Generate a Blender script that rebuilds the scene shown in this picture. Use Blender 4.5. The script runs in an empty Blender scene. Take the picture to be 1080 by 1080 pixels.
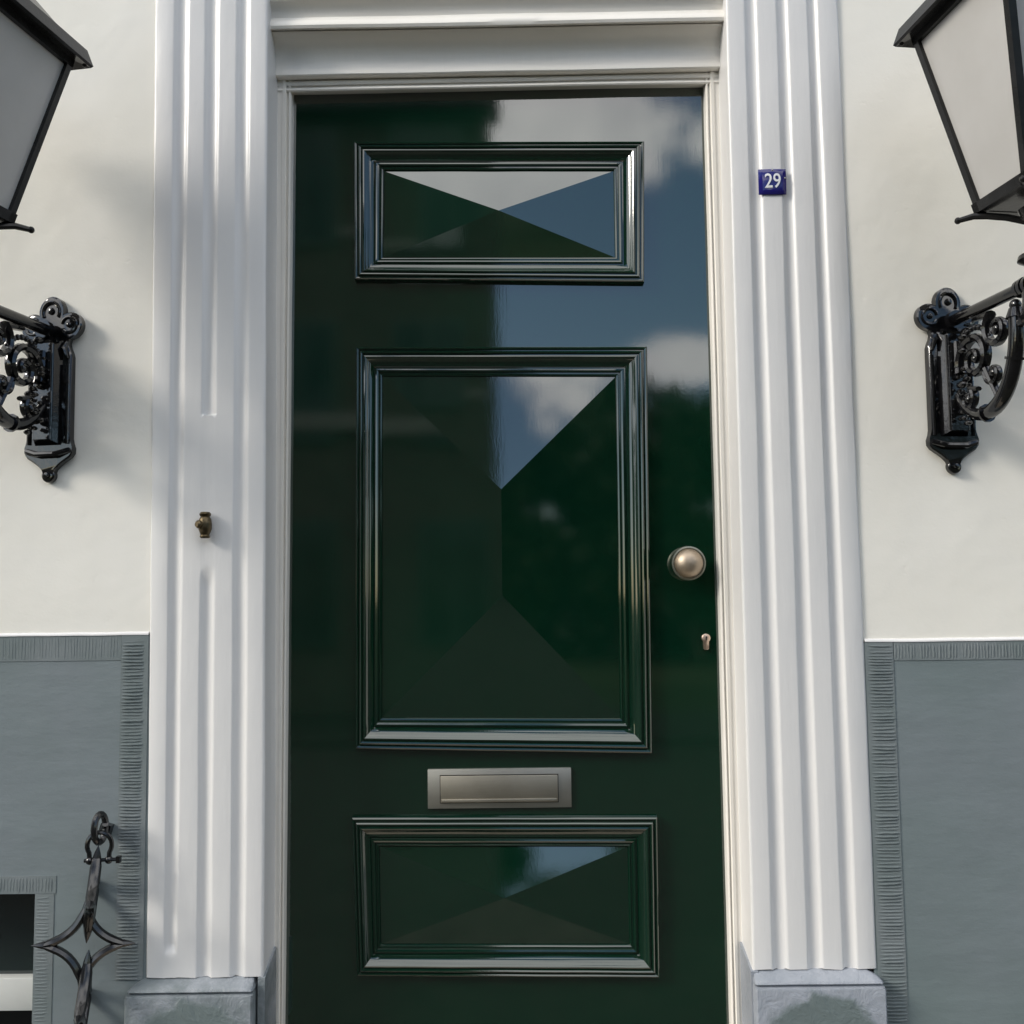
import bpy, bmesh, math, random
from mathutils import Vector, Matrix, noise
random.seed(7)
R=math.radians
sc=bpy.context.scene
COL=sc.collection
# ------------------------------------------------------------------ camera
F=1080.0
CAM=Vector((0,-2.04,1.55))
def cam_axes(p,r,y):
    cy,sy=math.cos(y),math.sin(y); cp,sp=math.cos(p),math.sin(p)
    f=Vector((sy*cp,cy*cp,sp)); rt=Vector((cy,-sy,0)); up=rt.cross(f)
    c,s=math.cos(r),math.sin(r)
    return c*rt+s*up, -s*rt+c*up, f
RT,UP,FW=cam_axes(R(4.64),R(-0.66),R(-0.14))
def at(px,py,Y):
    """the point on the plane y=Y seen at this place of the photograph"""
    d=RT*((px-540)/F)+UP*((540-py)/F)+FW
    return CAM+d*((Y-CAM.y)/d.y)
cd=bpy.data.cameras.new('camera'); cam=bpy.data.objects.new('camera',cd); COL.objects.link(cam)
m=Matrix((RT,UP,-FW)).transposed().to_4x4(); m.translation=CAM
cam.matrix_world=m
cd.sensor_width=36; cd.sensor_height=36; cd.sensor_fit='HORIZONTAL'; cd.lens=36*F/1080; cd.clip_start=.05; cd.clip_end=3000
sc.camera=cam
YW=-0.034   # plaster wall
YP=-0.04    # pilaster face
YF=0.05     # door frame face
YD=0.077    # door leaf face
# ------------------------------------------------------------------ materials
def mat(name): 
    m=bpy.data.materials.new(name); m.use_nodes=True
    nt=m.node_tree; b=nt.nodes['Principled BSDF']; return m,nt,b
def N(nt,t,**k):
    n=nt.nodes.new(t)
    for a,v in k.items():
        if a in n.inputs: n.inputs[a].default_value=v
        else: setattr(n,a,v)
    return n
def coords(nt,scale=(1,1,1)):
    tc=N(nt,'ShaderNodeNewGeometry'); mp=N(nt,'ShaderNodeMapping'); mp.inputs['Scale'].default_value=scale
    nt.links.new(tc.outputs['Position'],mp.inputs['Vector']); return mp.outputs[0]
def noise_t(nt,vec,scale,detail=4,rough=.55,dist=0):
    n=N(nt,'ShaderNodeTexNoise'); n.inputs['Scale'].default_value=scale; n.inputs['Detail'].default_value=detail
    n.inputs['Roughness'].default_value=rough; n.inputs['Distortion'].default_value=dist
    nt.links.new(vec,n.inputs['Vector']); return n.outputs['Fac']
def ramp(nt,fac,stops):
    r=N(nt,'ShaderNodeValToRGB'); e=r.color_ramp.elements
    while len(e)<len(stops): e.new(.5)
    for el,(p,c) in zip(e,stops): el.position=p; el.color=(*c,1) if len(c)==3 else c
    nt.links.new(fac,r.inputs[0]); return r.outputs[0]
def g(v): return (v,v,v)
def bump(nt,b,terms):
    """terms: (height socket, strength, distance)"""
    prev=None
    for h,s,d in terms:
        n=N(nt,'ShaderNodeBump'); n.inputs['Strength'].default_value=s; n.inputs['Distance'].default_value=d
        nt.links.new(h,n.inputs['Height'])
        if prev: nt.links.new(prev,n.inputs['Normal'])
        prev=n.outputs[0]
    nt.links.new(prev,b.inputs['Normal'])
def paint(name,c1,c2,rough=.35,nscale=3,bumps=(),spec=.5,aniso=(1,1,1),lo=.35,hi=.65,coat=0):
    m,nt,b=mat(name); v=coords(nt,aniso)
    f=noise_t(nt,v,nscale,5)
    nt.links.new(ramp(nt,f,[(lo,c1),(hi,c2)]),b.inputs['Base Color'])
    b.inputs['Roughness'].default_value=rough; b.inputs['Specular IOR Level'].default_value=spec
    if coat: b.inputs['Coat Weight'].default_value=coat; b.inputs['Coat Roughness'].default_value=.06
    if bumps: bump(nt,b,[(noise_t(nt,coords(nt,a),s,4),st,d) for a,s,st,d in bumps])
    return m
M={}
M['plaster']=paint('cream_plaster',(.815,.79,.715),(.845,.823,.76),.6,2.2,
    [((1,1,1),12,.2,.004),((1,1,1.3),60,.2,.0013),((1,1,1),3,.3,.015),((1,1,1),170,.22,.0007)],spec=.35)
def pits():
    nt=M['plaster'].node_tree; b=nt.nodes['Principled BSDF']; prev=b.inputs['Normal'].links[0].from_socket
    for sc_,lo,hi,st,ds in ((38,.70,.78,.16,.0012),(11,.68,.76,.16,.0012)):
        f=noise_t(nt,coords(nt),sc_,2); q=ramp(nt,f,[(lo,g(1)),(hi,g(0))])
        n=N(nt,'ShaderNodeBump'); n.inputs['Strength'].default_value=st; n.inputs['Distance'].default_value=ds
        nt.links.new(q,n.inputs['Height']); nt.links.new(prev,n.inputs['Normal']); prev=n.outputs[0]
    nt.links.new(prev,b.inputs['Normal'])
pits()
M['white']=paint('white_gloss_paint',(.68,.675,.67),(.72,.712,.70),.3,3,
    [((1,1,.12),30,.35,.0035),((1,1,.5),9,.35,.005),((1,1,.25),160,.2,.0005)],spec=.5)
M['cream']=paint('frame_gloss_paint',(.79,.76,.70),(.83,.80,.745),.27,3,
    [((1,1,.15),30,.3,.003),((.15,1,1),40,.3,.0025)],spec=.5)
def dado_mat():
    m,nt,b=mat('grey_blue_masonry_paint'); v=coords(nt)
    f=noise_t(nt,v,2.1,5); f2=noise_t(nt,coords(nt,(.35,1,1.6)),11,5,.6)
    c=ramp(nt,f,[(.3,(.155,.195,.196)),(.5,(.172,.207,.215)),(.7,(.195,.222,.240))])
    mx=N(nt,'ShaderNodeMix',data_type='RGBA',blend_type='MULTIPLY'); mx.inputs[0].default_value=.5
    nt.links.new(c,mx.inputs[6]); nt.links.new(ramp(nt,f2,[(.3,g(.86)),(.7,g(1.10))]),mx.inputs[7])
    nt.links.new(mx.outputs[2],b.inputs['Base Color']); b.inputs['Roughness'].default_value=.5
    bump(nt,b,[(noise_t(nt,coords(nt,(.5,1,1.8)),24,5,.6),.3,.003),(noise_t(nt,v,4,4),.4,.012),(noise_t(nt,v,180,3),.3,.0008)])
    return m
M['dado']=dado_mat()
M['tool']=paint('tooled_stone_paint',(.155,.185,.187),(.190,.215,.222),.5,9,[((1,1,1),90,.4,.0016)],spec=.4)
def plinth_mat(name='plinth_paint',ca=(.24,.265,.30),cb=(.33,.35,.39),lo=.3):
    m,nt,b=mat(name); tc=N(nt,'ShaderNodeTexCoord')
    # object space: patch of old darker green-grey filler, ragged ellipse in the middle of the block
    sub=N(nt,'ShaderNodeVectorMath',operation='SUBTRACT'); sub.inputs[1].default_value=(0,0,-.11)
    mul=N(nt,'ShaderNodeVectorMath',operation='MULTIPLY'); mul.inputs[1].default_value=(1/.125,0,1/.11)
    ln=N(nt,'ShaderNodeVectorMath',operation='LENGTH')
    nt.links.new(tc.outputs['Object'],sub.inputs[0]); nt.links.new(sub.outputs[0],mul.inputs[0]); nt.links.new(mul.outputs[0],ln.inputs[0])
    nz=noise_t(nt,tc.outputs['Object'],16,5,.6)
    ad=N(nt,'ShaderNodeMath',operation='MULTIPLY_ADD'); ad.inputs[1].default_value=.7
    nt.links.new(nz,ad.inputs[0]); nt.links.new(ln.outputs['Value'],ad.inputs[2])
    mk=ramp(nt,ad.outputs[0],[(.0,g(1)),(1,g(0))])
    r=nt.nodes[-1]
    mr=N(nt,'ShaderNodeMapRange'); mr.inputs[1].default_value=1.12; mr.inputs[2].default_value=1.28; mr.inputs[3].default_value=1; mr.inputs[4].default_value=0
    nt.links.new(ad.outputs[0],mr.inputs[0])
    base=ramp(nt,noise_t(nt,tc.outputs['Object'],14,5,.65),[(lo,ca),(.72,cb)])
    mx=N(nt,'ShaderNodeMix',data_type='RGBA'); nt.links.new(mr.outputs[0],mx.inputs[0]); nt.links.new(base,mx.inputs[6]); mx.inputs[7].default_value=(.125,.155,.155,1)
    nt.links.new(mx.outputs[2],b.inputs['Base Color']); b.inputs['Roughness'].default_value=.38
    bump(nt,b,[(noise_t(nt,tc.outputs['Object'],22,5,.6,1.5),.6,.006),(noise_t(nt,tc.outputs['Object'],110,4),.5,.0015),(mr.outputs[0],.5,.0015)])
    return m
M['plinth']=plinth_mat()
M['plinthleft']=plinth_mat('worn_plinth_paint',(.155,.18,.19),(.30,.32,.35),.42)
def door_mat(name='dark_green_gloss',rough=.035,ior=2.2):
    m,nt,b=mat(name); v=coords(nt)
    nt.links.new(ramp(nt,noise_t(nt,v,1.6,3),[(.3,(.0015,.0160,.0085)),(.7,(.0022,.0215,.0108))]),b.inputs['Base Color'])
    b.inputs['Roughness'].default_value=rough; b.inputs['IOR'].default_value=ior
    bump(nt,b,[(noise_t(nt,coords(nt,(1,1,.35)),9,2),.06,.0015),(noise_t(nt,coords(nt,(1,1,.5)),38,2),.05,.0006),(noise_t(nt,coords(nt,(1,1,.03)),260,3),.05,.00025),(noise_t(nt,v,420,2),.05,.0003)])
    return m
M['door']=door_mat()
M['doortrim']=door_mat('dark_green_moulding_gloss',.07,1.85)
M['iron']=paint('black_gloss_iron',(.0035,.0035,.004),(.007,.007,.008),.09,20,[((1,1,1),60,.16,.0015),((1,1,1),260,.15,.0005)],spec=.75)
M['lampiron']=paint('black_satin_iron',(.010,.010,.010),(.018,.018,.018),.22,20,[((1,1,1),90,.25,.001)],spec=.25)
M['chain']=paint('black_chain_paint',(.005,.005,.0055),(.009,.009,.010),.2,30,[((1,1,1),60,.05,.001)],spec=.75)
def metal(name,c1,c2,rough,ns=40,bs=((1,1,1),150,.2,.0004)):
    m=paint(name,c1,c2,rough,ns,[bs]); m.node_tree.nodes['Principled BSDF'].inputs['Metallic'].default_value=1; return m
M['nickel']=metal('satin_nickel',(.40,.385,.345),(.46,.445,.40),.48,12,((.2,1,3),160,.25,.0004))
M['nickeldark']=metal('brushed_bronze',(.34,.315,.26),(.40,.37,.31),.5,12,((.2,1,3),160,.25,.0004))
M['bronze']=metal('worn_bronze',(.42,.345,.265),(.52,.43,.33),.5,22,((1,1,1),90,.25,.0006))
M['bronzerim']=metal('verdigris_rim',(.34,.35,.29),(.46,.43,.34),.42,30)
M['lock']=metal('lock_brass',(.60,.45,.36),(.72,.56,.44),.38,60)
M['brassold']=metal('tarnished_brass',(.07,.055,.032),(.16,.125,.075),.42,60,((1,1,1),120,.6,.0015))
M['enamel']=paint('blue_enamel',(.012,.010,.12),(.018,.014,.16),.09,20,[((1,1,1),60,.2,.001)],spec=.7)
M['enamelwhite']=paint('white_enamel',(.78,.78,.80),(.82,.82,.84),.2,20)
M['black']=paint('black_void_shade',(.004,.004,.004),(.006,.006,.006),.7)  # flat black painted in for shade inside the opening, flap gap and keyhole
M['whitesill']=paint('white_sill_paint',(.70,.70,.66),(.76,.76,.72),.4,6,[((1,1,1),50,.3,.001)])
def opal():
    m,nt,b=mat('frosted_opal_glass'); o=nt.nodes['Material Output']
    v=coords(nt)
    c=ramp(nt,noise_t(nt,v,5,4),[(.3,(.62,.61,.59)),(.7,(.70,.69,.675))])
    b.inputs['Roughness'].default_value=.16; nt.links.new(c,b.inputs['Base Color']); b.inputs['Specular IOR Level'].default_value=.45
    t=N(nt,'ShaderNodeBsdfTranslucent'); nt.links.new(c,t.inputs[0])
    mx=N(nt,'ShaderNodeMixShader'); mx.inputs[0].default_value=.33
    nt.links.new(b.outputs[0],mx.inputs[1]); nt.links.new(t.outputs[0],mx.inputs[2]); nt.links.new(mx.outputs[0],o.inputs[0])
    return m
M['opal']=opal()
def glass_dark():
    m,nt,b=mat('dark_window_glass'); b.inputs['Base Color'].default_value=(.018,.028,.028,1); b.inputs['Roughness'].default_value=.03
    b.inputs['IOR'].default_value=1.9
    bump(nt,b,[(noise_t(nt,coords(nt),4,2),.2,.004)]); return m
M['glass']=glass_dark()
M['glassfar']=paint('dull_window_glass',(.012,.018,.015),(.035,.045,.04),.12,1.3,spec=.25)  # dark panes with weak reflection for the far houses
def brick(name,c1,c2,cm,scale,bw=.5,rh=.25,plane='xz'):
    m,nt,b=mat(name); ge=N(nt,'ShaderNodeNewGeometry'); sx=N(nt,'ShaderNodeSeparateXYZ'); cx=N(nt,'ShaderNodeCombineXYZ')
    nt.links.new(ge.outputs['Position'],sx.inputs[0]); nt.links.new(sx.outputs[0],cx.inputs[0]); nt.links.new(sx.outputs[2 if plane=='xz' else 1],cx.inputs[1])
    t=N(nt,'ShaderNodeTexBrick'); t.inputs['Scale'].default_value=scale; t.inputs['Mortar Size'].default_value=.012
    t.inputs['Brick Width'].default_value=bw; t.inputs['Row Height'].default_value=rh
    t.inputs['Color1'].default_value=(*c1,1); t.inputs['Color2'].default_value=(*c2,1); t.inputs['Mortar'].default_value=(*cm,1)
    nt.links.new(cx.outputs[0],t.inputs['Vector']); nt.links.new(t.outputs[0],b.inputs['Base Color']); b.inputs['Roughness'].default_value=.95; b.inputs['Specular IOR Level'].default_value=.05
    return m
M['brick']=brick('dark_brick',(.060,.056,.046),(.080,.072,.058),(.09,.085,.07),2.4)
M['paving']=brick('clinker_paving',(.026,.026,.023),(.036,.034,.030),(.02,.02,.019),4.2,plane='xy')
M['slab']=brick('pale_pavement_slabs',(.028,.028,.025),(.038,.037,.032),(.022,.022,.02),5.2,bw=.5,rh=.25,plane='xy')
M['ground']=paint('trodden_ground',(.03,.04,.02),(.04,.045,.025),.95,.2,spec=.05)
M['stucco']=paint('grey_stucco',(.16,.16,.14),(.20,.20,.17),.9,1,spec=.1)
M['darkframe']=paint('dark_green_frame',(.02,.035,.025),(.03,.045,.032),.5,6)
M['curtain']=paint('pale_curtain',(.22,.25,.23),(.36,.39,.36),.7,3)
M['rooftile']=paint('dark_roof_tile',(.05,.045,.045),(.09,.075,.07),.7,6)
M['bark']=paint('bark',(.07,.055,.04),(.12,.095,.07),.9,12)
M['apron']=paint('bounce_apron_stone',(.058,.060,.050),(.082,.082,.068),.9,5,[((1,1,1),60,.4,.002)],spec=.1)
M['bouncestone']=paint('pale_bounce_stone',(.46,.39,.31),(.56,.48,.39),.8,4,[((1,1,1),60,.4,.002)],spec=.2)  # step stone lightened and warmed to bounce light up into the head coves
M['stone']=paint('bluestone_step',(.17,.18,.19),(.24,.25,.26),.6,8,[((1,1,1),60,.4,.002)])
def leaf():
    m,nt,b=mat('leaf_green'); oi=N(nt,'ShaderNodeNewGeometry')
    nt.links.new(ramp(nt,oi.outputs['Random Per Island'],[(0,(.018,.036,.010)),(.5,(.030,.058,.015)),(1,(.05,.08,.024))]),b.inputs['Base Color'])
    b.inputs['Roughness'].default_value=.55; return m
M['leaf']=leaf()
# ------------------------------------------------------------------ mesh helpers
def V(*a): return Vector(a)
def obj(name,bm,m,parent=None,smooth=True,angle=35,label=None):
    bmesh.ops.recalc_face_normals(bm,faces=bm.faces)
    me=bpy.data.meshes.new(name); bm.to_mesh(me); bm.free()
    o=bpy.data.objects.new(name,me); COL.objects.link(o)
    for mm in (m if isinstance(m,(list,tuple)) else [m]): me.materials.append(M[mm])
    if smooth:
        for p in me.polygons: p.use_smooth=True
        bm2=bmesh.new(); bm2.from_mesh(me); 
        for e in bm2.edges: 
            if len(e.link_faces)==2 and e.calc_face_angle(0)>R(angle): e.smooth=False
        bm2.to_mesh(me); bm2.free()
    if parent is not None:
        # geometry is written in world space for static things: bring it into the parent's space
        o.parent=parent
        if not parent.get('_local'): 
            pm=parent
            off=Vector((0,0,0))
            while pm is not None: off+=pm.location; pm=pm.parent
            me.transform(Matrix.Translation(-off))
    if label: o['label']=label
    return o
def thing(name,label,cat,loc=(0,0,0),group=None,local=False):
    o=bpy.data.objects.new(name,None); COL.objects.link(o); o.location=loc; o['label']=label; o['category']=cat
    o.empty_display_size=.1
    if group: o['group']=group
    if local: o['_local']=1
    return o
def box(bm,x0,x1,y0,y1,z0,z1,mi=0,bev=0):
    r=bmesh.ops.create_cube(bm,size=1,matrix=Matrix.Translation(((x0+x1)/2,(y0+y1)/2,(z0+z1)/2))@Matrix.Diagonal((abs(x1-x0),abs(y1-y0),abs(z1-z0),1)))
    fs=set(f for v in r['verts'] for f in v.link_faces)
    for f in fs: f.material_index=mi
    if bev:
        es=list(set(e for v in r['verts'] for e in v.link_edges))
        bmesh.ops.bevel(bm,geom=es,offset=bev,segments=2,affect='EDGES',profile=.5)
def hexa(bm,pts,mi=0):
    """8 points: bottom loop 4, top loop 4"""
    vs=[bm.verts.new(p) for p in pts]
    for q in ((0,1,2,3),(4,5,6,7),(0,1,5,4),(1,2,6,5),(2,3,7,6),(3,0,4,7)):
        f=bm.faces.new([vs[i] for i in q]); f.material_index=mi
def grid(bm,rows,closed=False):
    vr=[[bm.verts.new(p) for p in r] for r in rows]
    for a,b in zip(vr,vr[1:]):
        n=len(a)
        for i in range(n if closed else n-1):
            j=(i+1)%n; bm.faces.new((a[i],a[j],b[j],b[i]))
    return vr
def tube(bm,path,rad,seg=10,closed=False,flat=1.0,nrm=None,cap=True):
    n=len(path); rows=[]; prevn=nrm
    for i,p in enumerate(path):
        if closed: t=path[(i+1)%n]-path[i-1]
        else: t=path[min(i+1,n-1)]-path[max(i-1,0)]
        t.normalize()
        if prevn is None:
            prevn=t.orthogonal()
        a=nrm if nrm is not None else (prevn-t*prevn.dot(t))
        a=(a-t*a.dot(t)).normalized(); prevn=a; b=t.cross(a)
        r=rad[i] if isinstance(rad,(list,tuple)) else rad
        rows.append([p+a*(math.cos(2*math.pi*k/seg)*r*flat)+b*(math.sin(2*math.pi*k/seg)*r) for k in range(seg)])
    if closed: rows.append(rows[0])
    vr=[[bm.verts.new(q) for q in r] for r in (rows[:-1] if closed else rows)]
    if closed: vr.append(vr[0])
    for x,y in zip(vr,vr[1:]):
        for k in range(seg): bm.faces.new((x[k],x[(k+1)%seg],y[(k+1)%seg],y[k]))
    if cap and not closed: bm.faces.new(vr[0][::-1]); bm.faces.new(vr[-1])
def lathe(bm,prof,c,axis='Z',seg=32):
    """prof: (radius, along)"""
    rows=[]
    for r,h in prof:
        r=max(r,1e-5); row=[]
        for k in range(seg):
            a=2*math.pi*k/seg
            if axis=='Z': p=V(r*math.cos(a),r*math.sin(a),h)
            else: p=V(r*math.cos(a),-h,r*math.sin(a))
            row.append(p+c)
        rows.append(row)
    vr=grid(bm,rows,True)
    bm.faces.new(vr[0]); bm.faces.new(vr[-1])
def lerp(a,b,t): return a+(b-a)*t
# ------------------------------------------------------------------ the house (facade)
house=thing('town_house','cream town house front with grey-blue painted base and white fluted pilasters framing the green door','house',(0,0,0))
ZB=at(540,1080,YW).z
ZDADO_L=at(80,670,YW).z; ZDADO_R=at(1000,676,YW).z
def px_line(p0,p1,Y):
    """vertical edge through two photo points: returns x(z)"""
    a=at(*p0,Y); b=at(*p1,Y)
    return lambda z: a.x+(b.x-a.x)*((z-a.z)/(b.z-a.z))
# pilasters -------------------------------------------------------------
def pilaster(side):
    if side<0:
        top=dict(o=162,g=[(183.5,197.8),(216,230),(249.3,262.8)],i=281.5)
        bot=dict(o=154,g=[(173.4,186),(208,222),(243.5,258)],i=278)
        zb=at(215,1031,YP).z
    else:
        top=dict(o=888.5,g=[(854.8,865.8),(822,833.8),(788.4,800.8)],i=768)
        bot=dict(o=924.7,g=[(889,903.5),(852,867.3),(815,830)],i=793)
        zb=at(860,1022.5,YP).z
    def X(t,b): return px_line((t,100),(b,1000),YP)
    xo=X(top['o'],bot['o']); xi=X(top['i'],bot['i'])
    gs=[(X(t[0],b[0]),X(t[1],b[1])) for t,b in zip(top['g'],bot['g'])]
    zt=3.45
    rows=[]; nrow=330
    z1=at(219,436,YP).z; z2=at(216,600,YP).z
    zs=[zb+(zt-zb)*(k/nrow) for k in range(nrow+1)]+[z1-.004,z1+.001,z1+.004]; zs.sort()
    rag=[ (0,0)]
    for k,z in enumerate(zs):
        row=[]
        n1=noise.noise(V(side*3.1,0,z*2.2))*.0016; n2=noise.noise(V(side*7.7,3,z*3))*.0016
        xO=xo(z)+noise.noise(V(side*9.7,5,z*6))*.0012; xI=xi(z)+n2
        s=1 if xI>xO else -1
        # outer return
        row.append(V(xO,YW+.012,z)); row.append(V(xO,YP+.006,z)); row.append(V(xO+s*.0015,YP+.0018,z)); row.append(V(xO+s*.005,YP,z))
        for gi,(ga,gb) in enumerate(gs):
            a=ga(z)+noise.noise(V(gi*5+side,1,z*4))*.0012; b=gb(z)+noise.noise(V(gi*5+side,2,z*4))*.0012
            if a>b and s>0 or a<b and s<0: a,b=b,a
            w=b-a; d=1.0
            if side<0 and gi==1:
                if z<z1-.002 and z>z2: d=.07+.08*max(0,noise.noise(V(3,3,z*40)))
                elif z<=z2: d=min(1,.15+.85*min(1,(z2-z)/.03))
            if side<0 and gi==0: 
                ze=zb+.045; d*=min(1,max(.0,(z-ze)/.01))
            D=.0068*d
            # softly blurred concave flute, many coats of paint
            for t in (-.14,-.03,.06,.16,.3,.5,.68,.82,.93,1.04,1.16):
                if t<=0: dep=0 if t<-.1 else .04
                elif t>=1: dep=0 if t>1.1 else .04
                else: dep=math.sin(math.pi*min(1,max(0,t)))**.55
                row.append(V(a+w*t,YP+D*dep,z))
        row.append(V(xI-s*.006,YP,z)); row.append(V(xI-s*.002,YP+.0008,z)); row.append(V(xI-s*.0003,YP+.003,z)); row.append(V(xI,YP+.007,z)); row.append(V(xI,YF+.004,z))
        if k==0: # ragged lower paint edge
            for i,p in enumerate(row): p.z+=noise.noise(V(p.x*90,side,0))*.004
        rows.append(row)
    bm=bmesh.new(); vr=grid(bm,rows)
    bm.faces.new(vr[0][::-1]) if False else None
    po=obj('pilaster',bm,'white',house,angle=50,label='white fluted pilaster left of the door with an old brass knob in its filled middle flute' if side<0 else 'white fluted pilaster right of the door carrying the blue number plate')
    # plinth block under it
    YB=YP-.026
    if side<0: oa,ia,mt,mb=131,266,1036,1050
    else: oa,ia,mt,mb=935,797,1022.5,1041.5
    A=at(oa,mb,YB); Bp=at(ia,mb,YB); zt_=zb-.0005; zm=A.z*.5+Bp.z*.5
    s=1 if Bp.x>A.x else -1
    # ogee profile from pilaster foot down to block
    H=zt_-zm
    prof=[(.03,zt_+.0),(0.004,zt_),(-.0005,zt_-H*.1),(-.006,zt_-H*.22),(-.016,zt_-H*.42),(-.022,zt_-H*.62),(-.024,zt_-H*.78),(-.021,zt_-H*.9),(-.018,zt_-H*.97),(-.018,zm),(-.026,zm-.002),(-.0275,zm-.006),(-.0275,zm-.3),(-.0275,.02)]
    bm=bmesh.new(); rows=[]
    xo_=A.x; xi_=Bp.x
    for i,(dy,z) in enumerate(prof):
        Y=YP+dy; e=max(0,-dy); full=.0275
        # returns at the outer end follow the profile
        ox=xo_+s*(full-e)*.9 if dy>-.0275 else xo_
        ix=xi_-s*(full-e)*.15
        row=[V(ox,YW+.012,z),V(ox,Y+.004,z),V(ox+s*.003,Y,z)]
        for t in (.1,.3,.5,.7,.9): row.append(V(lerp(ox,ix,t),Y+noise.noise(V(t*9,z*40,side))*.0012,z+noise.noise(V(t*7,z*30,side+4))*.0012))
        row+= [V(ix-s*.003,Y,z),V(ix,Y+.004,z),V(ix,YF+.004,z)]
        rows.append(row)
    grid(bm,rows)
    # inner splash piece: top slopes up towards the door frame
    zf=zt_; zk=at(285 if side<0 else 781,998 if side<0 else 993,YF).z
    xj=xi(zt_)
    x0,x1=sorted((xj-s*.02,xi_ if abs(xi_)<abs(xj)+.02 else xj))
    xa,xb=xj-s*.01,xj+s*.0035
    hexa(bm,[V(xa,YP-.004,zf-.15),V(xb,YP-.004,zf-.15),V(xb,YF+.002,zf-.15),V(xa,YF+.002,zf-.15),V(xa,YP-.003,zf-.001),V(xb,YP-.003,zf-.001),V(xb,YF+.002,zk),V(xa,YF+.002,zk)])
    pl=obj('plinth',bm,'plinthleft' if side<0 else 'plinth',po,angle=40,label='grey-blue painted plinth under the %s pilaster, %s'%(('left','scuffed and lumpy') if side<0 else ('right','with a dark green-grey smear of filler')))
    # object origin at the block so the filler patch sits on it
    off=V((A.x+Bp.x)/2,0,zm); pl.data.transform(Matrix.Translation(-off)); pl.location=pl.location+off
    return xo,xi,zb,A.x,Bp.x
xoL,xiL,zbL,plLo,plLi=pilaster(-1)
xoR,xiR,zbR,plRo,plRi=pilaster(1)
# plaster wall: one sheet with the doorway left open --------------------
def wall_grid(bm,x0,x1,z0,z1,Y,nx,nz,amp=.0025,seed=0):
    rows=[]
    for j in range(nz+1):
        z=lerp(z0,z1,j/nz); a=x0(z) if callable(x0) else x0; b=x1(z) if callable(x1) else x1
        rows.append([V(lerp(a,b,i/nx),Y+noise.noise(V(lerp(a,b,i/nx)*2.3,seed,z*2.3))*amp,z) for i in range(nx+1)])
    grid(bm,rows)
ZTOP=6.6
bm=bmesh.new()
wall_grid(bm,-4.2,lambda z:xoL(min(z,3.45))+.012,ZDADO_L+.001,ZTOP,YW,60,70)
wall_grid(bm,lambda z:xoR(min(z,3.45))-.012,4.2,ZDADO_R+.001,ZTOP,YW,60,70,seed=5)
wall_grid(bm,xoL(3.45)+.0122,xoR(3.45)-.0122,3.45,ZTOP,YW,12,30,seed=9)
box(bm,-4.2,4.2,.30,.42,0,ZTOP)
obj('wall',bm,'plaster',house)
# thin painted drip ledges where the plaster stands over the base
bm=bmesh.new()
for z,xa,xb in ((ZDADO_L,-4.2,xoL(ZDADO_L)-.001),(ZDADO_R,xoR(ZDADO_R)+.001,4.2)):
    rows=[]
    n=160
    for k in range(n+1):
        x=lerp(xa,xb,k/n); w=noise.noise(V(x*14,2,z))*.0008
        rows.append([V(x,YW+.01,z+.007+w),V(x,YW-.002,z+.0055+w),V(x,YW-.0052,z+.002+w),V(x,YW-.0055,z-.0005+w),V(x,YW+.01,z-.0008+w)])
    grid(bm,rows)
obj('ledge',bm,'white',house)
# base (dado) -----------------------------------------------------------
def ridges(bm,x0,x1,z0,z1,Y,pitch,horizontal,h=.0026,seed=0,fade=None,jit=.0007):
    """tooled stone: every chisel stroke is a small raised bar. horizontal: strokes run along x, stacked in z"""
    rnd=random.Random(seed)
    a,b=(z0,z1) if horizontal else (x0,x1)
    c,d=(x0,x1) if horizontal else (z0,z1)
    p=a
    while p<b-pitch:
        w=pitch*rnd.uniform(.42,.62); hh=h*rnd.uniform(.45,1.15)
        if rnd.random()<.05: hh*=.25
        if fade: hh*=fade(p)
        c0=c+rnd.uniform(0,.0035); d0=d-rnd.uniform(0,.0035); n=6
        tilt=rnd.uniform(-.0008,.0008)
        rows=[]
        for k in range(n+1):
            t=k/n; q=lerp(c0,d0,t); e=1-max(0,abs(t-.5)*2-.86)/.14*.8
            o=tilt*(t-.5)*2+rnd.uniform(-jit,jit)*.6
            y1=Y-hh*e*rnd.uniform(.8,1.1)
            pts=[(p+o,Y+.0005),(p+o+w*.22,y1),(p+o+w*.78,y1),(p+o+w,Y+.0005)]
            rows.append([V(q,y,s) if horizontal else V(s,y,q) for s,y in pts])
        grid(bm,rows); p+=pitch*rnd.uniform(.88,1.12)
YDAD=YW-.003
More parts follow.
